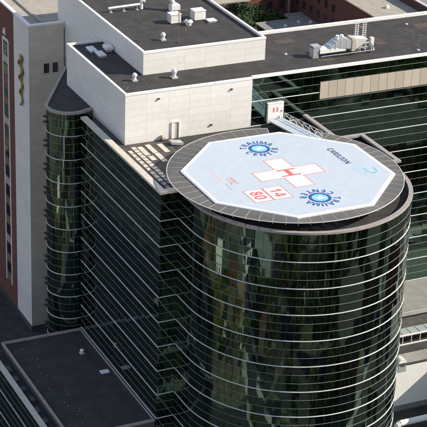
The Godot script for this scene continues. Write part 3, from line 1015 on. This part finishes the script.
	for zone in [[Vector2(57, -29), Vector2(5, 4.5), 46, ly, "glass_back_wing"], [Vector2(5.2, -23.5), Vector2(1.6, 3), 24, ly, "white_penthouse"], [Vector2(16, -38), Vector2(5, 7), 22, uy, "upper_penthouse"], [Vector2(38, -24), Vector2(5, 1.5), 16, ly, "glass_back_wing"]]:
		st = st_new()
		for i in zone[2]:
			var q := Vector3(zone[0].x + rng.randfn() * zone[1].x * 0.6, zone[3] + 0.03, zone[0].y + rng.randfn() * zone[1].y * 0.6)
			add_box(st, q, Vector3(rng.randf_range(0.04, 0.13), rng.randf_range(0.03, 0.08), rng.randf_range(0.04, 0.13)), Basis(Vector3.UP, rng.randf() * PI))
		part(get_node(NodePath(zone[4])), "roof_debris", done(st), mats.concrete).set_meta("kind", "stuff")
	build_ac(Vector3(0, ly, -25.3))

# the big rooftop plant on the back wing: elbow, ducts, sloping hood, tan louvred box, hopper, ladder masts
func build_ac(at: Vector3) -> void:
	var t := thing("rooftop_plant", "large white ducted plant with sloping hood and two ladder masts", "air plant", at)
	var st := st_new()
	add_box(st, Vector3(37.1, 0.85, 0), Vector3(1.0, 1.7, 1.3))
	add_box(st, Vector3(37.25, 1.75, 0), Vector3(1.3, 0.35, 1.4))
	part(t, "elbow_duct", done(st), mats.galv)
	part(t, "long_duct", chamfer_box(Vector3(40.0, 1.05, 0.1), Vector3(4.6, 0.75, 1.5), 0.1), mats.white)
	# sloping hood
	st = st_new()
	st.set_smooth_group(-1)
	var prof := [Vector2(39.0, 1.4), Vector2(40.8, 2.45), Vector2(41.9, 2.8), Vector2(43.3, 2.3), Vector2(43.3, 0.95), Vector2(42.3, 1.05), Vector2(40.8, 1.4)]
	for i in prof.size():
		var a: Vector2 = prof[i]
		var b: Vector2 = prof[(i + 1) % prof.size()]
		quad(st, Vector3(a.x, a.y, 0.9), Vector3(b.x, b.y, 0.9), Vector3(b.x, b.y, -0.8), Vector3(a.x, a.y, -0.8))
	var ti := Geometry2D.triangulate_polygon(PackedVector2Array(prof))
	for z in [0.9, -0.8]:
		for i in ti: st.add_vertex(Vector3(prof[i].x, prof[i].y, z))
	part(t, "sloping_hood", done(st), mats.galv)
	for x in [39.6, 40.5, 41.4, 42.4]:
		var yt: float = 1.4 + (x - 39.0) * 0.583 if x < 40.8 else (2.45 + (x - 40.8) * 0.318 if x < 41.9 else 2.8 - (x - 41.9) * 0.357)
		st = st_new()
		add_bar(st, Vector3(x, yt + 0.02, -0.82), Vector3(x, yt + 0.02, 0.92), 0.07)
		add_bar(st, Vector3(x, yt, 0.92), Vector3(x, 1.2, 0.92), 0.06)
		part(t, "hood_rib", done(st), mats.white)
	for k in 3:
		st = st_new()
		add_tube(st, Vector3(37.7, 0.25 + k * 0.1, 1.1 + k * 0.16), Vector3(47.2, 0.25 + k * 0.1, 1.1 + k * 0.16), 0.05, -1, 8)
		add_tube(st, Vector3(47.2, 0.25 + k * 0.1, 1.1 + k * 0.16), Vector3(47.2, 1.3, 0.45), 0.05, -1, 8)
		part(t, "conduit", done(st), mats.galv)
	st = st_new()
	add_bar(st, Vector3(44.5, 0.1, 0.5), Vector3(46.2, 2.2, 0.5), 0.06)
	add_bar(st, Vector3(46.2, 0.1, 0.5), Vector3(44.5, 2.0, 0.5), 0.06)
	add_bar(st, Vector3(45.0, 4.2, -0.6), Vector3(46.3, 3.4, -0.6), 0.05)
	part(t, "bracing", done(st), mats.rail)
	for k in 5:
		part(t, "elbow_louvre", box(Vector3(37.1, 0.4 + k * 0.22, 0.67), Vector3(0.8, 0.05, 0.05)), mats.galv)
	for x in [41.1, 41.9]:
		st = st_new()
		add_tube(st, Vector3(x, 2.5, 0), Vector3(x, 3.1, 0), 0.24, 0.3, 12)
		part(t, "cowl", done(st), mats.white)
	var lb := part(t, "louvred_box", box(Vector3(43.65, 1.55, 0.1), Vector3(0.66, 2.1, 1.75)), mats.tan_panel[2])
	for k in 6: part(lb, "louvre", box(Vector3(43.65, 0.75 + k * 0.3, 1.0), Vector3(0.6, 0.08, 0.06)), mats.tan_panel[1])
	st = st_new()
	st.set_smooth_group(-1)
	for s in [[0.9, -0.9]]:
		var a := [Vector3(44.0, 2.5, 0.9), Vector3(46.2, 2.2, 0.9), Vector3(44.4, 0.5, 0.5)]
		var b := [Vector3(44.0, 2.5, -0.9), Vector3(46.2, 2.2, -0.9), Vector3(44.4, 0.5, -0.5)]
		for p in [a[0], a[1], a[2], b[2], b[1], b[0]]: st.add_vertex(p)
		for i in 3: quad(st, a[i], b[i], b[(i + 1) % 3], a[(i + 1) % 3])
	part(t, "hopper", done(st), mats.white)
	for x in [44.9, 46.3]:
		st = st_new()
		for s in [-0.22, 0.22]: add_bar(st, Vector3(x + s, 0, -0.6), Vector3(x + s, 4.7, -0.6), 0.09)
		for k in 12: add_bar(st, Vector3(x - 0.4, 0.7 + k * 0.34, -0.6), Vector3(x + 0.4, 0.7 + k * 0.34, -0.6), 0.08)
		part(t, "ladder_mast", done(st), mats.rail)
	part(t, "control_cabinet", chamfer_box(Vector3(47.3, 1.5, 0.2), Vector3(0.55, 1.3, 0.6), 0.04), mats.white)
	st = st_new()
	for x in [45.2, 46.2, 47.3]: add_bar(st, Vector3(x, 0, 0.3), Vector3(x, 1.6, 0.3), 0.12)
	add_bar(st, Vector3(44.6, 1.3, 0.3), Vector3(47.5, 1.5, 0.3), 0.18)
	add_bar(st, Vector3(44.6, 0.7, 0.3), Vector3(47.5, 0.7, 0.3), 0.1)
	part(t, "support_frame", done(st), mats.rail)
	for x in [38.6, 40.2, 41.7, 43.5]:
		part(t, "leg", box(Vector3(x, 0.33, 0.5), Vector3(0.12, 0.66, 0.12)), mats.steel_dark)
		part(t, "leg", box(Vector3(x, 0.33, -0.5), Vector3(0.12, 0.66, 0.12)), mats.steel_dark)

# ------------------------------------------------------------------ background and town
func tree_mesh(h: float, r: float, sd: int) -> Array:
	var g := RandomNumberGenerator.new()
	g.seed = sd
	var tr := st_new()
	add_tube(tr, Vector3.ZERO, Vector3(0, h * 0.5, 0), 0.28, 0.16, 8)
	var cl := []
	for i in 15:
		var a := g.randf() * TAU
		var rr := sqrt(g.randf()) * r * 0.75
		var y := lerpf(h * 0.36, h * 0.92, pow(g.randf(), 0.8))
		rr *= 1.0 - 0.55 * maxf(0, (y - h * 0.6) / (h * 0.4))
		var c := Vector3(cos(a) * rr, y, sin(a) * rr)
		cl.append([c, r * g.randf_range(0.28, 0.46)])
		add_tube(tr, Vector3(0, h * g.randf_range(0.25, 0.48), 0), c, 0.11, 0.03, 5)
	var lf := st_new()
	lf.set_smooth_group(-1)
	for c in cl:
		for k in 340:
			var d := Vector3(g.randfn(), g.randfn(), g.randfn()).normalized()
			var p: Vector3 = c[0] + d * c[1] * pow(g.randf(), 0.4) * Vector3(1, 0.8, 1)
			var s := g.randf_range(0.11, 0.25)
			var n := (d + Vector3(g.randfn(), g.randfn(), g.randfn()) * 0.6).normalized()
			var u := n.cross(Vector3(g.randfn(), g.randfn(), g.randfn())).normalized() * s
			var w := n.cross(u) * 0.7
			quad(lf, p - u, p + w, p + u, p - w)
	return [done(tr), done(lf)]

func house(at: Vector3, turn: float, sz: Vector3, wm: Material, rm: Material, label: String, flat := false) -> void:
	var t := thing("brick_building" if flat else "house", label, "building", at, turn, "buildings mirrored in the tower glass")
	part(t, "wall", box(Vector3(0, sz.y * 0.5, 0), sz), wm)
	if flat:
		part(t, "roof", box(Vector3(0, sz.y + 0.15, 0), Vector3(sz.x + 0.3, 0.3, sz.z + 0.3)), rm)
	else:
		var st := st_new()
		st.set_smooth_group(-1)
		var hx := sz.x * 0.5 + 0.4
		var hz := sz.z * 0.5 + 0.4
		var rt := sz.y + sz.z * 0.34
		var e := sz.y - 0.1
		quad(st, Vector3(-hx, e, hz), Vector3(-hx, rt, 0), Vector3(hx, rt, 0), Vector3(hx, e, hz))
		quad(st, Vector3(hx, e, -hz), Vector3(hx, rt, 0), Vector3(-hx, rt, 0), Vector3(-hx, e, -hz))
		for s in [-1, 1]:
			for p in [Vector3(s * hx, e, -hz), Vector3(s * hx, rt, 0), Vector3(s * hx, e, hz)]: st.add_vertex(p)
		part(t, "roof", done(st), rm)
	var pane := box(Vector3.ZERO, Vector3(1.1, 1.6, 0.06))
	var floors := int(sz.y / 3.2)
	for f in floors:
		for i in int(sz.x / 3.0):
			for s in [-1, 1]:
				part(t, "window", pane, mats.dark_win, Transform3D(Basis.IDENTITY, Vector3(-sz.x * 0.5 + 1.6 + i * 3.0, 1.8 + f * 3.2, s * (sz.z * 0.5 + 0.02))))

func build_background() -> void:
	# brick building with a tan flat roof beyond the back wing
	var t := thing("brick_building", "red brick building with tan flat roof beyond the dark glass wing", "building")
	part(t, "wall", prism(rect(107.0, -230, 160, -110), GY, -25.3), mats.brick)
	part(t, "roof", prism(rect(107.3, -229.7, 159.7, -110.3), -25.3, -25.2), mats.tan_roof)
	part(t, "coping", sweep([Vector2(107.0, -230), Vector2(107.0, -110)], -25.3, -25.0, -0.4, 0.1), mats.brick_dark)
	for k in 8:
		for f in 3:
			part(t, "window", box(Vector3(106.97, -28.5 - f * 3.6, -142.0 - k * 3.6), Vector3(0.08, 1.8, 1.3)), mats.dark_win)
	part(t, "roof_vent", chamfer_box(Vector3(113.8, -24.9, -129), Vector3(0.8, 0.7, 0.8), 0.1), mats.white)
	var t2 := thing("grey_roofed_block", "low block with stepped grey roof and pale edges before the brick wall", "building")
	part(t2, "wall", prism([Vector2(92.3, -153.2), Vector2(102, -153.2), Vector2(102, -157), Vector2(106.9, -157), Vector2(106.9, -120), Vector2(92.3, -120)], GY, -34.4), mats.brick_dark)
	part(t2, "roof", prism([Vector2(92.5, -153.0), Vector2(102.2, -153.0), Vector2(102.2, -156.8), Vector2(106.8, -156.8), Vector2(106.8, -120.2), Vector2(92.5, -120.2)], -34.4, -34.3), mats.gray_roof)
	part(t2, "coping", sweep([Vector2(106.9, -157), Vector2(102, -157), Vector2(102, -153.2), Vector2(92.3, -153.2), Vector2(92.3, -120)].duplicate(), -34.4, -34.0, -0.3, 0.12), mats.coping)
	for p in [Vector2(102.4, -150.4), Vector2(105.0, -149.2), Vector2(98, -148.8)]:
		part(t2, "roof_vent", chamfer_box(Vector3(p.x, -34.0, p.y), Vector3(0.6, 0.6, 0.6), 0.1), mats.white)
	var t3 := thing("rear_brick_block", "dark red brick block with a pale pipe behind the grey roof", "building")
	part(t3, "wall", prism(rect(94, -190, 106.9, -162), GY, -22), mats.brick)
	part(t3, "roof", prism(rect(94.2, -189.8, 106.7, -162.2), -22, -21.8), mats.gray_roof)
	for k in 3:
		for f in 4: part(t3, "window", box(Vector3(97 + k * 3.4, -26 - f * 3.6, -161.97), Vector3(1.4, 1.9, 0.08)), mats.dark_win)
	part(t3, "pale_pipe", box(Vector3(105.6, -32, -161.8), Vector3(0.5, 20, 0.4)), mats.coping)
	var t4 := thing("brown_brick_block", "brown brick block with pale pilaster seen past the trees", "building")
	part(t4, "wall", prism(rect(76, -190, 92.5, -164), GY, -24), mats.brown)
	part(t4, "roof", prism(rect(76.2, -189.8, 92.3, -164.2), -24, -23.8), mats.gray_roof)
	part(t4, "pilaster", box(Vector3(86.3, -35, -163.8), Vector3(1.3, 22, 0.5)), mats.pale_stone[1])
	for k in 4:
		for f in 5: part(t4, "window", box(Vector3(78.5 + k * 3.6, -27 - f * 3.6, -163.97), Vector3(1.4, 1.9, 0.08)), mats.dark_win)
	var t5 := thing("brick_wing", "dark brick wing with white edged roof beyond the tan roof", "building")
	part(t5, "wall", prism(rect(119.5, -180, 150, -118), -25.2, -23.2), mats.brick_dark)
	part(t5, "roof", prism(rect(119.9, -179.6, 149.6, -118.4), -23.2, -23.1), mats.gray_roof)
	part(t5, "coping", sweep([Vector2(119.5, -180), Vector2(119.5, -118)], -23.2, -22.9, -0.3, 0.1), mats.white_edge)
	for i in 2:
		protos.append(tree_mesh(16.0, 5.2, 5 + i))
	protos.append(tree_mesh(12.0, 4.4, 12))
	for p in [[84.5, -150, 0, 1.4], [90.5, -158.5, 1, 1.45], [88.0, -146, 0, 1.3], [83.0, -158, 1, 1.5], [78.5, -152, 0, 1.45], [96.2, -158.0, 2, 1.75], [101.0, -159.5, 2, 1.6]]:
		tree(Vector3(p[0], GY, p[1]), p[2], p[3], (2 if rng.randf() < 0.6 else 0), "dense dark green tree between the brick blocks beyond the roofs", "trees beyond the roofs")

var protos := []
func tree(at: Vector3, kind: int, sc: float, leaf: int, label: String, group: String) -> void:
	var t := thing("leafy_tree", label, "tree", at, rng.randf() * TAU, group)
	t.scale = Vector3.ONE * sc
	part(t, "trunk", protos[kind][0], mats.bark)
	part(t, "crown", protos[kind][1], mats.leaf[leaf])

# what the glass mirrors: street trees, houses and brick blocks on the near side
func build_town() -> void:
	house(Vector3(52, GY, 66), 0.0, Vector3(30, 13, 22), mats.brown, mats.roof, "tall brown block across the street beside the car park", true)
	house(Vector3(98, GY, 64), 0.0, Vector3(28, 10, 24), mats.brown, mats.roof, "lower brown block across the street beyond the side road", true)
	house(Vector3(-62, GY, 60), 0.0, Vector3(34, 11, 20), mats.brick_dark, mats.gray_roof, "dark brick block with grey roof across the street crossing", true)
	house(Vector3(110, GY, 4), 0.0, Vector3(24, 14, 40), mats.brick, mats.roof, "long red brick block on the hospital side of the street", true)
	var hl := " gabled house mirrored in the tower glass"
	var hn := ["white", "tan", "red brick", "pale stone"]
	var wms := [mats.panel[1], mats.tan_panel[0], mats.brick, mats.pale_stone[1]]
	for i in 9:
		house(Vector3(-14 + i * 17 + rng.randfn(0, 1.5), GY, 98 + (i % 3) * 9), rng.randfn(0, 0.1), Vector3(11, 6.5, 9), wms[i % 4], mats.roof if i % 2 else mats.brown, hn[i % 4] + hl + (" with dark roof" if i % 2 else " with brown roof"))
	var ln := ["mid green", "bright green", "dark green", "olive yellow"]
	for i in 420:
		var x := rng.randf_range(-170, 170) if i % 3 == 0 else rng.randf_range(-50, 140)
		var z := rng.randf_range(48, 150) if x > -40 else rng.randf_range(-70, 150)
		if (x > -20 and x < 32 and z > 56 and z < 80) or (x > 34 and x < 116 and z > 50 and z < 80) or (x < -42 and x > -82 and z < 74 and z > 46) or (x > 68 and x < 81): continue
		if z > 86 and z < 125 and x > -22 and fmod(x + 22.0, 17.0) > 3.5 and fmod(x + 22.0, 17.0) < 13.0: continue
		var lk := rng.randi() % 4
		tree(Vector3(x, GY, z), rng.randi() % 3, rng.randf_range(0.75, 1.15), lk, ln[lk] + " tree across the road, mirrored in the round tower", ln[lk] + " trees in front of the tower")
	for i in 8:
		house(Vector3(-58 - (i % 2) * 26 + rng.randfn(0, 2), GY, -56 + i * 14), PI / 2 + rng.randfn(0, 0.1), Vector3(12, 6.5, 9), wms[(i + 1) % 4], mats.roof if i % 2 else mats.brown, hn[(i + 1) % 4] + hl + (" beyond the shaded side street, dark roof" if i % 2 else " beyond the shaded side street, brown roof"))
	for i in 16:
		tree(Vector3(-14 + i * 9.5, GY, 29.0 + rng.randf()), 2, rng.randf_range(0.65, 0.85), 3 if i % 4 == 3 else 0, ("olive yellow" if i % 4 == 3 else "mid green") + " street tree along the near pavement before the tower", "street trees along the near pavement")
